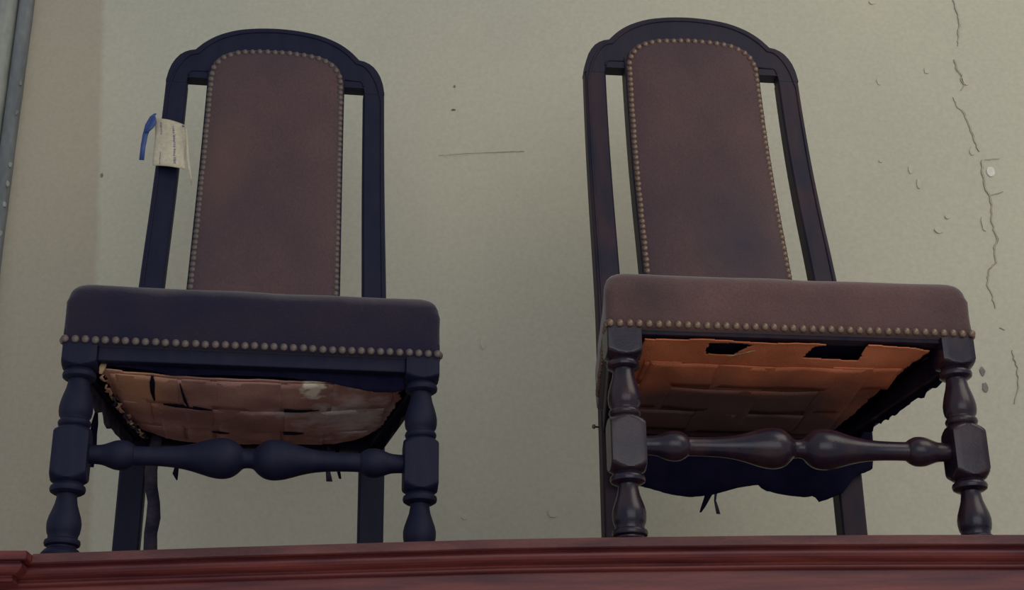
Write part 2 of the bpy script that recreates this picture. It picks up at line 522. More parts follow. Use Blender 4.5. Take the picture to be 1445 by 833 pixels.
# roof boards
for k in range(5):
    y0 = 1.955 + k * 0.122
    rr = []
    vv, ff = box(-0.70, 1.02, y0, y0 + 0.1205, DECK - 0.018, DECK)
    vv = [(x, y - 0.045 * x, z) for x, y, z in vv]
    o = wpart('board', vv, ff, M['mahogany_dusty'], False)
vv, ff = box(-0.66, 0.98, 1.9995, 2.55, 0.06, DECK - 0.188)
vv = [(x, y - 0.045 * x, z) for x, y, z in vv]
wpart('carcass', vv, ff, M['mahogany'], False)
vv, ff = box(-0.68, 1.0, 1.985, 2.56, 0.0, 0.0595)
vv = [(x, y - 0.045 * x, z) for x, y, z in vv]
wpart('plinth', vv, ff, M['mahogany'], False)
for x0, x1 in ((-0.64, 0.155), (0.165, 0.96)):
    vv, ff = box(x0, x1, 1.975, 1.999, 0.09, DECK - 0.20)
    vv = [(x, y - 0.045 * x, z) for x, y, z in vv]
    d = wpart('door', vv, ff, M['mahogany'], False)
    bevel(d, 0.006)

# ------------------------------------------------------------------ chair geometry (local: x right, y back, z up from the feet)
LEG = [(0.0, .0190), (0.003, .0262), (0.010, .0265), (0.015, .0225), (0.0175, .0190), (0.0195, .0190), (0.0215, .0228), (0.0245, .0238), (0.0280, .0230),
       (0.0300, .0195), (0.0345, .0195), (0.0380, .0212), (0.045, .0224), (0.052, .0225), (0.060, .0208), (0.068, .0180), (0.077, .0150), (0.086, .0134),
       (0.0905, .0134), (0.0915, .0190), (0.0940, .0228), (0.0975, .0238), (0.1010, .0230), (0.1035, .0200), (0.1055, .0190), (0.1070, .0205)]
LEG2 = [(0.1824, .0200), (0.1840, .0188), (0.1862, .0212), (0.1895, .0222), (0.1925, .0212), (0.1945, .0190), (0.1965, .0192), (0.200, .0215), (0.2060, .0226),
        (0.2130, .0226), (0.2210, .0212), (0.2300, .0188), (0.2390, .0160), (0.2480, .0143), (0.2515, .0143), (0.2525, .0190), (0.2550, .0222), (0.2585, .0230),
        (0.2620, .0220), (0.2640, .0196), (0.2662, .0190)]
HB = 0.0240
NSEG = 48


def sq_ring(z, R, square):
    out = []
    for k in range(NSEG):
        a = 2 * PI * (k + 0.0) / NSEG
        c, s = math.cos(a), math.sin(a)
        r = R
        if square:
            r = min(HB / max(abs(c), abs(s)), R)
        out.append((r * c, r * s, z))
    return out


def leg_mesh():
    rings = [sq_ring(z, r, False) for z, r in LEG]
    z0, z1 = 0.1072, 0.1822
    for k in range(7):
        t = k / 6
        rings.append(sq_ring(z0 + 0.013 * t, 0.0215 + (0.0325 - 0.0215) * math.sin(t * PI / 2), True))
    for k in range(6, -1, -1):
        t = k / 6
        rings.append(sq_ring(z1 - 0.013 * t, 0.0215 + (0.0325 - 0.0215) * math.sin(t * PI / 2), True))
    rings += [sq_ring(z, r, False) for z, r in LEG2]
    for k in range(7):
        t = k / 6
        rings.append(sq_ring(0.2665 + 0.010 * t, 0.0205 + 0.012 * math.sin(t * PI / 2), True))
    rings.append(sq_ring(0.318, 0.0325, True))
    v, f = loft(rings)
    me = bpy.data.meshes.new('leg')
    me.from_pydata(v, [], f)
    me.polygons.foreach_set('use_smooth', [True] * len(me.polygons))
    try:
        me.set_sharp_from_angle(angle=math.radians(38))
    except Exception:
        pass
    return me


LEG_ME = leg_mesh()
STR = [(0.0, .0125), (.004, .0128), (.008, .0145), (.014, .0205), (.022, .0256), (.031, .0278), (.040, .0278), (.050, .0262), (.062, .0228), (.075, .0190),
       (.090, .0158), (.108, .0138), (.128, .0130), (.150, .0130), (.153, .0145), (.157, .0172), (.163, .0198), (.170, .0205), (.178, .0196), (.186, .0168), (.194, .0140), (.203, .0130), (.2125, .0128)]


def ypost(z):
    return interp(z, YP)


YP = smooth_pts([(0.0, 0.3565), (0.15, 0.3555), (0.30, 0.354), (0.42, 0.3535), (0.50, 0.3600), (0.60, 0.3810), (0.70, 0.4050), (0.82, 0.4290), (0.95, 0.4460), (1.05, 0.4520), (1.13, 0.4560)], 6)
XP = smooth_pts([(0.0, 0.1884), (0.40, 0.1860), (0.558, 0.1844), (0.75, 0.1815), (1.005, 0.1783)], 4)


def arch_z(u):
    a = abs(u)
    F = [(0, 1), (.04, .999), (.12, .991), (.25, .965), (.38, .918), (.5, .85), (.6, .765), (.7, .65), (.78, .53), (.85, .40), (.91, .26), (.96, .12), (1.0, 0)]
    if a <= 0.150:
        return 1.0577 + 0.058 * interp(a / 0.150, F)
    return interp(a, [(.150, 1.0577), (.160, 1.0555), (.169, 1.0510), (.177, 1.0445), (.184, 1.0350), (.190, 1.0235), (.1945, 1.009), (.1968, 0.997), (.1980, 0.985)])


US = [-.198, -.1972, -.196, -.1945, -.1925, -.190, -.187, -.184, -.1805, -.177, -.173, -.169, -.164, -.162, -.160, -.155, -.1502, -.1490, -.146, -.142, -.137, -.131, -.124, -.116, -.107, -.097,
      -.086, -.074, -.061, -.048, -.035, -.022, -.011]
US = US + [0.0] + [-u for u in reversed(US)]


def panel_top(s):
    a = abs(s)
    return 1.063 - interp(a, [(0, 0), (.22, .001), (.44, .003), (.57, .0052), (.68, .009), (.78, .0150), (.85, .0205), (.90, .0265), (.94, .0335), (.97, .0415), (.99, .050), (1, .060)])


def panel_hw(z):
    return interp(z, [(0.40, 0.1255), (0.55, 0.1247), (0.98, 0.1220), (1.1, 0.1215)])


def nail_mesh():
    r = 0.0056
    rings = [[(r * q * math.cos(2 * PI * k / 10), r * q * math.sin(2 * PI * k / 10), z) for k in range(10)]
             for q, z in ((1.0, -0.0012), (1.0, 0.0), (0.86, 0.0018), (0.55, 0.0030), (0.2, 0.0036))]
    v, f = loft(rings)
    me = bpy.data.meshes.new('nail')
    me.from_pydata(v, [], f)
    me.polygons.foreach_set('use_smooth', [True] * len(me.polygons))
    return me


def add_nail(me, m, parent, p, n):
    o = bpy.data.objects.new('nail', me)
    if not me.materials:
        me.materials.append(m)
    COL.objects.link(o)
    o.parent = parent
    o.location = Vector(p) + Vector((random.uniform(-1, 1), 0, random.uniform(-1, 1))) * 0.0005
    o.rotation_euler = Vector(n).to_track_quat('Z', 'Y').to_euler()
    return o


FRONT_HW, REAR_HW = 0.2604, 0.2150
SY0, SY1 = -0.0254, 0.335


def seat_hw(y):
    return FRONT_HW + (REAR_HW - FRONT_HW) * (y - SY0) / (SY1 - SY0)


def seat_ring(inset, z, rc, crown=0.0, wob=0.0, n=10):
    """rounded trapezoid ring"""
    y0, y1 = SY0 + inset, SY1 - inset
    c = [(seat_hw(SY0) - inset, y0), (seat_hw(SY1) - inset, y1), (-seat_hw(SY1) + inset, y1), (-seat_hw(SY0) + inset, y0)]
    pts = []
    for i in range(4):
        p = Vector(c[i]); a = Vector(c[i - 1]); b = Vector(c[(i + 1) % 4])
        d1 = (a - p).normalized(); d2 = (b - p).normalized()
        s, e = p + d1 * rc, p + d2 * rc
        for k in range(6):
            t = k / 5
            q = (1 - t) ** 2 * s + 2 * t * (1 - t) * p + t * t * e
            pts.append(q)
        nx = Vector(c[(i + 1) % 4]) + (p - b).normalized() * rc
        m = 18
        for k in range(1, m):
            pts.append(e.lerp(nx, k / m))
    out = []
    for q in pts:
        w = wob * noise.noise(Vector((q.x * 14, q.y * 14, z * 22)))
        nrm = Vector((q.x, q.y - 0.16)).normalized()
        out.append((q.x + nrm.x * w, q.y + nrm.y * w, z + crown + wob * 0.8 * noise.noise(Vector((q.x * 11, q.y * 11, 7)))))
    return out


def strip(pts, w, th, m, name, parent, twist=0.0, jag=0.0):
    """a hanging strip of cloth through 3-D points"""
    v = []
    for i, p in enumerate(pts):
        ww = (w[i] if isinstance(w, (list, tuple)) else w) * 0.5
        a = twist * i
        dx, dy = math.cos(a) * ww, math.sin(a) * ww
        j = random.uniform(-jag, jag)
        v += [(p[0] - dx + j, p[1] - dy, p[2]), (p[0] + dx + j, p[1] + dy, p[2])]
    n = len(pts)
    f = [(2 * i, 2 * i + 1, 2 * i + 3, 2 * i + 2) for i in range(n - 1)]
    o = mesh(name, v, f, m, parent)
    s = o.modifiers.new('solid', 'SOLIDIFY'); s.thickness = th; s.offset = 0
    return o


def make_chair(P):
    root = bpy.data.objects.new('side_chair', None)
    COL.objects.link(root)
    tag(root, P['label'], 'chair', 'pair of antique side chairs on the wardrobe')
    W, WT = P['wood'], P['wood_turned']
    # turned front legs
    for s in (-1, 1):
        me = LEG_ME.copy(); me.materials.append(WT)
        o = bpy.data.objects.new('leg', me); COL.objects.link(o); o.parent = root
        o.location = (s * 0.235, 0, 0)
        o['label'] = 'turned front leg with square block'
    # front stretcher
    prof = [(-x, r) for x, r in reversed(STR)] + [(x, r) for x, r in STR[1:]]
    sp_ = smooth_pts(prof, 3)
    rings = [[(x, r * math.cos(2 * PI * k / 32), 0.1455 + P['sz'] + r * math.sin(2 * PI * k / 32)) for k in range(32)] for x, r in sp_]
    v, f = loft(rings)
    mesh('stretcher', v, f, WT, root)
    # rear legs with raked back posts, one piece each
    for s in (-1, 1):
        rings = []
        zs = [0.0, 0.006] + [0.03 * k for k in range(1, 33)] + [0.9845]
        for z in zs:
            x = s * interp(z, XP); y = ypost(z)
            hx = interp(z, [(0, .0200), (.40, .0205), (.6, .0200), (.98, .0193)])
            hy = interp(z, [(0, .0165), (.35, .0185), (.5, .0170), (1.0, .0135)])
            c = 0.003
            rings.append([(x + a, y + b, z) for a, b in ((-hx + c, -hy), (hx - c, -hy), (hx, -hy + c), (hx, hy - c), (hx - c, hy), (-hx + c, hy), (-hx, hy - c), (-hx, -hy + c))])
        v, f = loft(rings)
        o = mesh('leg', v, f, W, root, smooth=False)
        o['label'] = 'square rear leg rising into the raked back post'
    # crest rail
    v, f = [], []
    th = 0.0135
    nl = 7
    for u in US:
        zt = arch_z(u)
        zb = 0.9965 if abs(u) < 0.1605 else 0.9850
        if abs(u) > 0.1975:
            zt = max(zt, zb + 0.004)
        for k in range(nl):
            z = zb + (zt - zb) * k / (nl - 1)
            v.append((u, ypost(z) - th, z))
        for k in range(nl - 1, -1, -1):
            z = zb + (zt - zb) * k / (nl - 1)
            v.append((u, ypost(z) + th, z))
    m = 2 * nl
    for i in range(len(US) - 1):
        for j in range(m):
            k = (j + 1) % m
            f.append((i * m + j, (i + 1) * m + j, (i + 1) * m + k, i * m + k))
    f.append(tuple(range(m)))
    f.append(tuple((len(US) - 1) * m + j for j in range(m))[::-1])
    cr = mesh('crest_rail', v, f, P['crest'], root)
    bevel(cr, 0.0010, 2, 50)
    cr['label'] = 'arched crest rail with rounded shoulders'
    # raised bead inside the outer edge of crest and posts
    line = []
    off = 0.008
    for z in [0.46 + 0.03 * k for k in range(18)]:
        line.append((-(interp(z, XP) + 0.0195 - 0.006), z))
    for u in US:
        if abs(u) > 0.196: continue
        a = arch_z(u)
        zo = a - off - 0.012 * max(0, (abs(u) - 0.165) / 0.033)
        line.append((u * 0.965, zo))
    line += [(-x, z) for x, z in line[:18][::-1]]
    pts = [(x, ypost(z) - interp(z, [(.4, .0175), (.6, .0168), (.98, .0137), (1.2, .0137)]), z) for x, z in line]
    v, f = tube(pts, 0.0020, 6)
    mesh('bead_moulding', v, f, W, cr)
    # lower edge step along the crest either side of the panel
    for s in (-1, 1):
        pts = [(s * x, ypost(z) - 0.0137, z) for x, z in ((.1590, .999), (.158, 1.007), (.153, 1.0115), (.138, 1.012), (.122, 1.012))]
        v, f = tube(pts, 0.0018, 6)
        mesh('bead_moulding', v, f, W, cr)
    # upholstered back panel: wooden surround then padded front
    nu, nv = 32, 40

    def pf_(front):
        def fn(u, t):
            s = -1 + 2 * u
            ztop = panel_top(s)
            z = 0.42 + (ztop - 0.42) * t
            x = s * (panel_hw(z) - (0.0 if not front else 0.0005))
            y = ypost(z)
            if not front:
                return (x, y + 0.010, z)
            pad = 0.013 * (1 - abs(s) ** 5) * (1 - t ** 14) + 0.001 * noise.noise(Vector((x * 20, z * 14, P['seed'])))
            return (x, y - 0.0205 - pad, z)
        return fn
    vf, ff = grid(nu, nv, pf_(True))
    vb, fb = grid(nu, nv, pf_(False))
    nb = len(vf)
    f = list(ff) + [tuple(nb + i for i in reversed(q)) for q in fb]
    rim = [i for i in range(nu + 1)] + [j * (nu + 1) + nu for j in range(1, nv + 1)] + [nv * (nu + 1) + i for i in range(nu - 1, -1, -1)] + [j * (nu + 1) for j in range(nv - 1, 0, -1)]
    for a, b in zip(rim, rim[1:] + rim[:1]):
        f.append((a, b, nb + b, nb + a))
    bk = mesh('backrest', vf + vb, f, P['back'], root)
    bevel(bk, 0.002, 2, 60)
    bk['label'] = 'narrow upholstered back panel'
    # frame strip round the panel side, seen past the leather edge
    for s in (-1, 1):
        rings = []
        for k in range(25):
            z = 0.42 + 0.60 * k / 24
            x = s * panel_hw(z); y = ypost(z)
            rings.append([(x - s * 0.004, y - 0.016, z), (x + s * 0.0022, y - 0.016, z), (x + s * 0.0022, y + 0.014, z), (x - s * 0.004, y + 0.014, z)])
        v, f = loft(rings)
        mesh('panel_stile', v, f, W, root, False)
    # nails round the panel
    nm = nail_mesh()
    path = []
    for k in range(300):
        path.append((-1, 0.43 + (panel_top(1) - 0.004 - 0.43) * k / 299))
    for k in range(1, 400):
        s = -1 + 2 * k / 400
        path.append((s, panel_top(s)))
    for k in range(300):
        path.append((1, panel_top(1) - 0.004 - (panel_top(1) - 0.004 - 0.43) * k / 299))
    P2 = []
    for s, z in path:
        x = s * panel_hw(z)
        zz = z
        P2.append((x * 0.958, zz - 0.006 if abs(s) < 1 else zz))
    last = None
    cnt = 0
    for x, z in P2:
        if last is None or math.hypot(x - last[0], z - last[1]) >= (0.0114 if z < panel_top(0.99) else 0.0134):
            add_nail(nm, P['nail'], bk, (x, ypost(z) - 0.0225, z), (0, -1, -0.12))
            last = (x, z); cnt += 1
    # seat rails
    rz0, rz1 = P['rail_z'], 0.318
    rails = [((-0.212, -0.0155), (0.212, -0.0155), (0.212, 0.006), (-0.212, 0.006), rz0)]
    for s in (-1, 1):
        rails.append(((s * 0.250, 0.0245), (s * 0.2055, 0.3365), (s * 0.180, 0.3365), (s * 0.226, 0.0245), 0.272))
    rails.append(((-0.168, 0.340), (0.168, 0.340), (0.168, 0.368), (-0.168, 0.368), 0.268))
    for a, b, c, d, zb in rails:
        q = [a, b, c, d]
        v = [(x, y, zb) for x, y in q] + [(x, y, rz1) for x, y in q]
        f = [(0, 1, 2, 3), (7, 6, 5, 4), (0, 4, 5, 1), (1, 5, 6, 2), (2, 6, 7, 3), (3, 7, 4, 0)]
        bevel(mesh('seat_rail', v, f, W, root, False), 0.002)
    # seat cushion
    zb, zt = 0.3008 + P['dn'], 0.3900
    rings = [seat_ring(0.010, zb, 0.012), seat_ring(0.0015, zb + 0.001, 0.012), seat_ring(0.0, zb + 0.004, 0.012, 0, 0.001), seat_ring(-0.0008, zb + 0.016, 0.014, 0, 0.002)]
    for k in range(1, 6):
        rings.append(seat_ring(-0.001, zb + 0.016 + (zt - 0.030 - zb - 0.016) * k / 5, 0.016, 0, 0.002))
    for k in range(1, 7):
        a = PI / 2 * k / 6
        rings.append(seat_ring(-0.001 + 0.017 * (1 - math.cos(a)), zt - 0.030 + 0.030 * math.sin(a), 0.024, 0.0, 0.002))
    for k in range(1, 9):
        t = k / 8
        rings.append(seat_ring(0.016 + 0.154 * t, zt, max(0.02 * (1 - t), 0.001), 0.008 * math.sin(t * PI / 2), 0.002))
    v, f = loft(rings)
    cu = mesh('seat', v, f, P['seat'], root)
    cu['label'] = P['seat_label']
    # seat nails: front and both sides
    z = zb + 0.0062
    n = 39
    for k in range(n):
        x = -0.2555 + 0.511 * k / (n - 1)
        add_nail(nm, P['nail'], cu, (x, SY0 - 0.0005, z + 0.001 * noise.noise(Vector((x * 12, P['seed'], 0)))), (0, -1, 0))
    for s in (-1, 1):
        nx = Vector((s * 1.0, -0.12, 0))
        for k in range(22):
            y = SY0 + 0.008 + 0.0135 * k
            add_nail(nm, P['nail'], cu, (s * (seat_hw(y) + 0.0005), y, z), nx)
    return root, cu, nm


def cloth(root, m, name, zf, outline, holes=(), seed=0, nx=46, ny=34, th=0.0015, label=None):
    """sagging underside cloth; cells outside the outline or inside a hole are torn away"""
    def inside(p, poly):
        c = False
        for (x1, y1), (x2, y2) in zip(poly, poly[1:] + poly[:1]):
            if (y1 > p[1]) != (y2 > p[1]) and p[0] < (x2 - x1) * (p[1] - y1) / (y2 - y1) + x1:
                c = not c
        return c
    xs = [p[0] for p in outline]; ys = [p[1] for p in outline]
    x0, x1, y0, y1 = min(xs), max(xs), min(ys), max(ys)
    bm = bmesh.new()
    V = {}
    for j in range(ny + 1):
        for i in range(nx + 1):
            x = x0 + (x1 - x0) * i / nx; y = y0 + (y1 - y0) * j / ny
            jx = 0.0016 * noise.noise(Vector((x * 60, y * 60, seed)))
            jy = 0.0016 * noise.noise(Vector((x * 60, y * 60, seed + 5)))
            V[i, j] = bm.verts.new((x + jx, y + jy, zf(x, y)))
    for j in range(ny):
        for i in range(nx):
            cx = x0 + (x1 - x0) * (i + .5) / nx; cy = y0 + (y1 - y0) * (j + .5) / ny
            cx += 0.004 * noise.noise(Vector((cx * 70, cy * 70, seed + 9)))
            if not inside((cx, cy), outline): continue
            if any(inside((cx, cy), h) for h in holes): continue
            bm.faces.new((V[i, j], V[i + 1, j], V[i + 1, j + 1], V[i, j + 1]))
    for v in [v for v in bm.verts if not v.link_faces]:
        bm.verts.remove(v)
    me = bpy.data.meshes.new(name)
    bm.to_mesh(me); bm.free()
    o = link(name, me, m, root)
    s = o.modifiers.new('solid', 'SOLIDIFY'); s.thickness = th; s.offset = 0
    if label: o['label'] = label
    return o


# ------------------------------------------------------------------ left chair
A = dict(label='left-hand antique side chair with dark faded seat and paper price tag tied to its back',
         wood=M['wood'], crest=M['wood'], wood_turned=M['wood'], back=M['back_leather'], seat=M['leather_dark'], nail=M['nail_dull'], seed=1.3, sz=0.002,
         rail_z=0.277, dn=-0.004, seat_label='dark faded upholstered seat edged with nails')
chairA, seatA, nmA = make_chair(A)
chairA.location = (-0.34115, 2.0363, DECK)
chairA.rotation_euler.z = 0.13977


def zA(x, y):
    t = max(0.0, 1 - (x / 0.23) ** 2) * max(0.0, 1 - ((y - 0.16) / 0.20) ** 2)
    return 0.2735 - 0.020 * t + 0.002 * noise.noise(Vector((x * 22, y * 22, 3)))


un = cloth(chairA, M['dust_cloth'], 'seat_bottom', lambda x, y: 0.2905, [(-.222, .0), (.222, .0), (.19, .338), (-.19, .338)], label='black lining above the torn hessian')
he = cloth(chairA, M['hessian'], 'hessian', zA, [(-.207, .004), (-.13, .008), (0, .006), (.12, .006), (.212, .006), (.207, .11), (.190, .21), (.165, .262), (.12, .292), (.03, .30), (-.08, .315), (-.125, .303), (-.168, .258), (-.188, .18), (-.198, .11)],
           seed=2, nx=150, ny=110, label='sagging brown hessian underside stained white')
LIM_L = [(0, -.203), (.11, -.194), (.18, -.184), (.258, -.162), (.303, -.118), (.32, -.08)]
LIM_R = [(0, .208), (.11, .203), (.21, .186), (.262, .158), (.292, .112), (.31, .06)]


def clip_x(x, y):
    return max(interp(y, LIM_L), min(interp(y, LIM_R), x))


# webbing bands under the hessian, each its own strip
for k, (y0, y1, xa, xb) in enumerate([(0.012, 0.103, -0.196, 0.198), (0.108, 0.205, -0.186, 0.190), (0.212, 0.286, -0.175, 0.172)]):
    def fw(u, t, y0=y0, y1=y1, xa=xa, xb=xb, k=k):
        x = xa + (xb - xa) * u
        y = y0 + (y1 - y0) * t + 0.003 * noise.noise(Vector((x * 18, k * 3, t)))
        wv = 0.0008 * math.sin(x * 2 * PI / 0.098 + k * PI + 0.6)
        x = clip_x(x, y)
        return (x, y, zA(x, y) - 0.0022 + wv * 0.6)
    v, f = grid(60, 6, fw)
    o = mesh('webbing_band', v, f, M['hessian'], he)
    s = o.modifiers.new('solid', 'SOLIDIFY'); s.thickness = 0.0012
for k, (xa, xb) in enumerate([(-0.190, -0.146), (-0.136, -0.104), (-0.098, -0.058), (-0.050, 0.040), (0.046, 0.105), (0.112, 0.165)]):
    ya, yb = (0.010, 0.285) if abs(xa + xb) < 0.25 else (0.010, 0.20)
    def fw(u, t, xa=xa, xb=xb, ya=ya, yb=yb, k=k):
        y = ya + (yb - ya) * t
        x = xa + (xb - xa) * u + 0.003 * noise.noise(Vector((y * 18, k * 3, u)))
        wv = 0.0009 * math.sin(y * 2 * PI / 0.19 + k * PI)
        x = clip_x(x, y)
        return (x, y, zA(x, y) - 0.0022 + wv * 0.6)
    v, f = grid(6, 50, fw)
    o = mesh('webbing_band', v, f, M['hessian'], he)
    s = o.modifiers.new('solid', 'SOLIDIFY'); s.thickness = 0.0012
# frayed edge on the left
random.seed(21)
for k in range(13):
    t = random.uniform(0, 1)
    x = -0.206 + 0.040 * t ** 1.6; y = 0.004 + 0.24 * t
    L = random.uniform(0.012, 0.045)
    n = 6
    p = [(x + random.uniform(-.003, .003) + 0.10 * L * q, y + L * q, zA(x, y) - 0.003 - random.uniform(0.002, 0.006) - 0.004 * math.sin(q * 3)) for q in [i / n for i in range(n + 1)]]
    strip(p, [random.uniform(.002, .007) for _ in p], 0.0014, random.choice([M['fringe'], M['hessian'], M['rag']]), 'frayed_edge', he, random.uniform(-.3, .5))
# open slits between the bands, dark lining showing
for pts, w in (([(-.1380, .004), (-.1395, .030), (-.1410, .060), (-.1400, .092)], [.003, .0075, .006, .002]),
               ([(-.1010, .020), (-.0990, .050), (-.0960, .085), (-.0930, .100)], [.001, .003, .004, .002]),
               ([(-.128, .104), (-.112, .105), (-.098, .103), (-.084, .106)], [.002, .005, .004, .002]),
               ([(-.086, .103), (-.074, .105), (-.058, .108)], [.007, .005, .001]),
               ([(-.062, .212), (-.050, .213), (-.036, .212)], [.002, .006, .002]),
               ([(.044, .101), (.070, .100), (.095, .098)], [.006, .005, .001]),
               ([(.044, .206), (.060, .207), (.075, .206)], [.007, .007, .002])):
    vv = []
    for (x, y), ww in zip(pts, w):
        dx, dy = (ww / 2, 0) if abs(pts[-1][0] - pts[0][0]) < 0.02 else (0, ww)
        vv += [(x - dx, y - dy, zA(x, y) - 0.0040), (x + dx, y + dy, zA(x, y) - 0.0040)]
    n = len(pts)
    mesh('tear', vv, [(2 * q, 2 * q + 1, 2 * q + 3, 2 * q + 2) for q in range(n - 1)], M['dust_cloth'], he).modifiers.new('solid', 'SOLIDIFY').thickness = 0.0006
strip([(-0.203, 0.0, 0.281), (-0.205, -0.003, 0.272), (-0.207, -0.002, 0.262)], [0.006, 0.009, 0.004], 0.0015, M['fringe'], 'frayed_edge', he, 0.2)
# torn dark cover edge hanging beside the side rail
v, f = grid(26, 5, lambda u, t: (-0.236 + 0.046 * u + 0.002 * noise.noise(Vector((u * 12, t * 5, 1))), 0.02 + 0.31 * u,
                                 0.274 - (0.018 + 0.010 * noise.noise(Vector((u * 9, 2, 5)))) * t - 0.010 * t * math.sin(u * PI)))
o = mesh('torn_lining', v, f, M['rag'], chairA)
o.modifiers.new('solid', 'SOLIDIFY').thickness = 0.0015
v, f = grid(26, 4, lambda u, t: (0.236 - 0.044 * u + 0.002 * noise.noise(Vector((u * 12, t * 5, 7))), 0.03 + 0.30 * u,
                                 0.274 - (0.010 + 0.008 * noise.noise(Vector((u * 9, 2, 8)))) * t - 0.012 * t * u))
o = mesh('torn_lining', v, f, M['dust_cloth'], chairA)
o.modifiers.new('solid', 'SOLIDIFY').thickness = 0.0015
FE = [(-.212, .276), (-.19, .2745), (-.165, .2725), (-.14, .2705), (-.11, .264), (-.08, .266), (-.04, .2675), (0, .268), (.05, .267), (.10, .2635), (.14, .256), (.17, .251), (.195, .252), (.212, .256)]
v, f = grid(90, 4, lambda u, t: (-0.212 + 0.424 * u, -0.0015 + 0.001 * t + 0.001 * noise.noise(Vector((u * 20, t * 3, 2))),
                                 0.2768 + (interp(-0.212 + 0.424 * u, FE) + 0.0012 * noise.noise(Vector((u * 50, 1, 4))) - 0.2768) * t))
o = mesh('torn_lining', v, f, M['dust_cloth'], chairA)
o.modifiers.new('solid', 'SOLIDIFY').thickness = 0.0012
# hanging strips
strip([(-0.150, 0.30, 0.272), (-0.155, 0.32, 0.250), (-0.158, 0.335, 0.225), (-0.156, 0.338, 0.20), (-0.150, 0.340, 0.175), (-0.150, 0.340, 0.150), (-0.151, 0.340, 0.125),
       (-0.150, 0.340, 0.10), (-0.153, 0.341, 0.06), (-0.155, 0.342, 0.02)], [.016, .018, .020, .020, .019, .022, .020, .021, .019, .016], 0.0022, M['rag'], 'hanging_strip', chairA, 0.03, 0.001)
strip([(-0.228, 0.16, 0.262), (-0.230, 0.17, 0.246), (-0.2315, 0.18, 0.232), (-0.233, 0.185, 0.216), (-0.236, 0.19, 0.200), (-0.238, 0.19, 0.185)], [.004, .010, .010, .014, .018, .020], 0.002, M['dust_cloth'], 'hanging_strip', chairA)
strip([(-0.119, 0.33, 0.262), (-0.119, 0.335, 0.235), (-0.121, 0.34, 0.222), (-0.118, 0.34, 0.212)], [.006, .006, .009, .002], 0.002, M['dust_cloth'], 'hanging_strip', chairA)
strip([(0.117, 0.33, 0.272), (0.118, 0.335, 0.25), (0.117, 0.34, 0.235), (0.120, 0.34, 0.217)], [.006, .006, .007, .010], 0.002, M['rag'], 'hanging_strip', chairA)
strip([(0.130, 0.33, 0.272), (0.131, 0.335, 0.25), (0.133, 0.34, 0.238), (0.137, 0.34, 0.222)], [.006, .005, .006, .004], 0.002, M['dust_cloth'], 'hanging_strip', chairA)
# flecks of wall paint fallen on the seat
for x, y, rx in ((0.013, 0.02, 0.005), (0.175, 0.05, 0.010)):
    out = [(x + rx * math.cos(a) * random.uniform(.7, 1.1), y + 0.006 * math.sin(a), 0.3985 + 0.003 * math.sin(a) + 0.003 * math.cos(a)) for a in [2 * PI * k / 7 for k in range(7)]]
    v, f = slab(out, 0.0012, (0, 0, -1))
    mesh('paint_flake', v, f, M['white_flake'], seatA, False)

# price tag on the left post of the left chair (hangs from it: its own thing)
tagr = bpy.data.objects.new('price_tag', None); COL.objects.link(tagr)
tagr.location = chairA.location; tagr.rotation_euler = chairA.rotation_euler
tag(tagr, 'cream paper price tag with blue ribbon tied to the left chair back post', 'tag')
yt = ypost(0.85) - 0.024


def tagfn(u, t):
    # t: top to bottom, u: left to right
    tl, tr_ = Vector((-0.210, 0, 0.897)), Vector((-0.156, 0, 0.886))
    bl, br = Vector((-0.203, 0, 0.795)), Vector((-0.146, 0, 0.784))
    p = tl.lerp(tr_, u).lerp(bl.lerp(br, u), t)
    yy = ypost(p.z) - 0.0215 - 0.007 * math.sin(u * PI) - (0.012 * u * u * t)
    return (p.x + 0.0015 * math.sin(t * 5), yy, p.z)


v, f = grid(12, 16, tagfn)
card = mesh('card', v, f, M['paper'], tagr)
card.modifiers.new('solid', 'SOLIDIFY').thickness = 0.0008
# curled second leaf and its bright tip
strip([(-0.1555, yt - .004, 0.884), (-0.151, yt - .010, 0.862), (-0.1475, yt - .014, 0.835), (-0.1445, yt - .018, 0.808), (-0.140, yt - .018, 0.786), (-0.1365, yt - .016, 0.772), (-0.1355, yt - .014, 0.757)],
      [.001, .003, .004, .005, .005, .004, .001], 0.0006, M['paper'], 'curled_edge', tagr, 0.12)
# faint illegible lines of print
for xf, t0, t1, w in ((0.20, 0.08, 0.34, 1.0), (0.22, 0.70, 0.94, .6), (0.60, 0.12, 0.25, 1.0), (0.62, 0.30, 0.42, 1.2), (0.64, 0.45, 0.56, 1.2), (0.66, 0.60, 0.76, 1.1), (0.68, 0.78, 0.92, 1.3)):
    k0 = t0
    while k0 < t1:
        dl = random.uniform(0.02, 0.045)
        a = [tagfn(xf - 0.032 * w * random.uniform(.6, 1.1), k0), tagfn(xf + 0.032 * w * random.uniform(.6, 1.1), k0), tagfn(xf + 0.032 * w * random.uniform(.5, 1), k0 + dl), tagfn(xf - 0.032 * w, k0 + dl)]
        v, f = slab([(p[0], p[1] - 0.0009, p[2]) for p in a], 0.0003)
        mesh('lettering', v, f, M['ink'], card, False)
        k0 += dl + random.uniform(0.004, 0.012)
strip([(-0.208, yt - .004, 0.900), (-0.213, yt - .004, 0.893), (-0.2185, yt - .003, 0.877), (-0.2225, yt - .002, 0.856), (-0.2245, yt, 0.835), (-0.225, yt, 0.808)], [.004, .008, .011, .0095, .0085, .0085], 0.001, M['ribbon'], 'ribbon', tagr)
strip([(-0.2095, yt - .006, 0.893), (-0.2095, yt - .006, 0.880), (-0.214, yt - .006, 0.870), (-0.2205, yt - .006, 0.860)], [.005, .010, .010, .006], 0.001, M['ribbon'], 'ribbon', tagr)
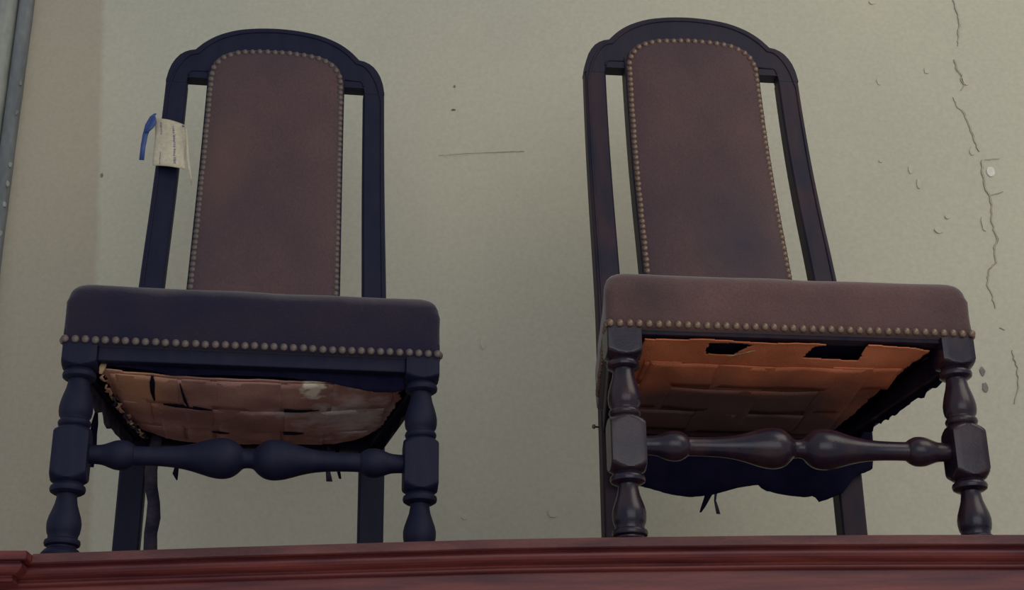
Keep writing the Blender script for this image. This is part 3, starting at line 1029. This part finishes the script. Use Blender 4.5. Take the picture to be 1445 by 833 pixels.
v, f = tube([(-0.2095, yt - .004, 0.888), (-0.207, yt + .010, 0.890), (-0.205, yt + 0.045, 0.893), (-0.18, yt + 0.046, 0.893), (-0.158, yt + 0.040, 0.890), (-0.157, yt + .006, 0.882), (-0.160, yt - .003, 0.880)], 0.0009, 6)
mesh('string', v, f, M['ribbon'], tagr)

# ------------------------------------------------------------------ right chair
B = dict(label='right-hand antique side chair with brown suede seat and torn orange webbing beneath',
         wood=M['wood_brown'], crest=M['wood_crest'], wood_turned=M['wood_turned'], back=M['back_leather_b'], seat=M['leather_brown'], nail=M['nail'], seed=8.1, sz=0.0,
         rail_z=0.299, dn=0.004, seat_label='worn brown upholstered seat edged with nails')
chairB, seatB, nmB = make_chair(B)
chairB.location = (0.40431, 2.00445, DECK)
chairB.rotation_euler.z = 0.10702


def zB(x, y):
    t = max(0.0, 1 - (x / 0.23) ** 2) * max(0.0, 1 - ((y - 0.20) / 0.20) ** 2)
    return 0.2955 - 0.075 * max(0, y) - 0.010 * t + 0.0016 * noise.noise(Vector((x * 20, y * 20, 13)))


cloth(chairB, M['dust_cloth'], 'seat_bottom', lambda x, y: 0.3005, [(-.222, -.01), (.222, -.01), (.19, .338), (-.19, .338)], label='black lining above the torn webbing')
wb = cloth(chairB, M['webbing'], 'hessian', zB, [(-.205, -.008), (-.12, -.012), (-.05, -.006), (0.05, -.008), (.12, -.010), (.178, -.004), (.203, .005), (.180, .10), (.163, .20), (.145, .33), (-.178, .33), (-.19, .2), (-.205, .08)],
           holes=[[(-.114, .000), (-.068, -.004), (-.050, .002), (-.072, .030), (-.112, .032)], [(.034, .006), (.052, -.008), (.112, -.012), (.108, .038), (.028, .032)]], seed=4, nx=210, ny=160,
           label='torn orange-brown hessian underside with two holes')
for k, (y0, y1) in enumerate([(0.058, 0.125), (0.133, 0.210), (0.218, 0.295)]):
    def fw(u, t, y0=y0, y1=y1, k=k):
        x = -0.192 + (0.374 - 0.05 * k) * u
        y = y0 + (y1 - y0) * t + 0.004 * noise.noise(Vector((x * 14, k * 3, 4)))
        return (x, y, zB(x, y) - 0.0018 + 0.0006 * math.sin(x * 2 * PI / 0.11 + k * PI))
    v, f = grid(60, 6, fw)
    o = mesh('webbing_band', v, f, M['webbing'], wb)
    s = o.modifiers.new('solid', 'SOLIDIFY'); s.thickness = 0.0012
for k, (xa, xb) in enumerate([(-0.185, -0.140), (-0.085, -0.005), (0.080, 0.140)]):
    def fw(u, t, xa=xa, xb=xb, k=k):
        y = 0.055 + 0.245 * t
        x = xa + (xb - xa) * u + 0.003 * noise.noise(Vector((y * 18, k * 3, 2 + u)))
        return (x, y, zB(x, y) - 0.0018 + 0.0006 * math.sin(y * 2 * PI / 0.18 + k * PI))
    v, f = grid(6, 50, fw)
    o = mesh('webbing_band', v, f, M['webbing'], wb)
    s = o.modifiers.new('solid', 'SOLIDIFY'); s.thickness = 0.0012
strip([(-0.084, 0.034, 0.290), (-0.074, 0.030, 0.289), (-0.060, 0.022, 0.290), (-0.046, 0.012, 0.291)], [.004, .003, .003, .002], 0.001, M['fringe'], 'frayed_edge', wb)
# ragged dark edge beside the right rail
for s, base in ((1, 0.236), (-1, 0.236)):
    v, f = grid(44, 4, lambda u, t, s=s: (s * (0.240 - 0.046 * u + 0.004 * noise.noise(Vector((u * 25, t * 5, 3)))), 0.01 + 0.33 * u,
                                     0.276 - (0.012 + 0.010 * noise.noise(Vector((u * 16, 2, 8)))) * t))
    o = mesh('torn_lining', v, f, M['dust_cloth'], chairB)
    o.modifiers.new('solid', 'SOLIDIFY').thickness = 0.0015
# dark lining hanging from the rear rail
EDGE = [(-0.200, .185), (-.146, .176), (-.11, .169), (-.074, .166), (-.04, .169), (0, .180), (.034, .187), (.036, .182), (.045, .1785), (.08, .173), (.108, .170), (.122, .171), (.1255, .161), (.140, .165), (.166, .176), (.190, .205), (.222, .219), (.226, .240), (.2285, .262)]
v, f = grid(90, 8, lambda u, t: (-0.200 + 0.427 * u, 0.326 - 0.006 * math.sin(u * 17) * t - 0.012 * t * (1 - u),
                                 0.292 + (interp(-0.200 + 0.427 * u, EDGE) + 0.0012 * noise.noise(Vector((u * 60, 1, 1))) - 0.292) * t))
o = mesh('hanging_lining', v, f, M['dust_cloth'], chairB)
o.modifiers.new('solid', 'SOLIDIFY').thickness = 0.0015
o['label'] = 'torn black lining hanging behind the stretcher'
strip([(-0.046, 0.318, 0.172), (-0.052, 0.318, 0.160), (-0.057, 0.318, 0.150), (-0.062, 0.318, 0.141)], [.012, .009, .007, .003], 0.0015, M['dust_cloth'], 'hanging_strip', chairB)
strip([(-0.036, 0.318, 0.172), (-0.038, 0.318, 0.160), (-0.036, 0.318, 0.150), (-0.034, 0.318, 0.139)], [.004, .003, .005, .006], 0.0015, M['rag'], 'hanging_strip', chairB)
# a loose tack standing out of the left post
v, f = tube([(-0.209, 0.352, 0.285), (-0.216, 0.350, 0.285), (-0.2165, 0.350, 0.285), (-0.219, 0.349, 0.285)], [.0015, .0015, .004, .0035], 8)
mesh('tack', v, f, M['crack'], chairB)
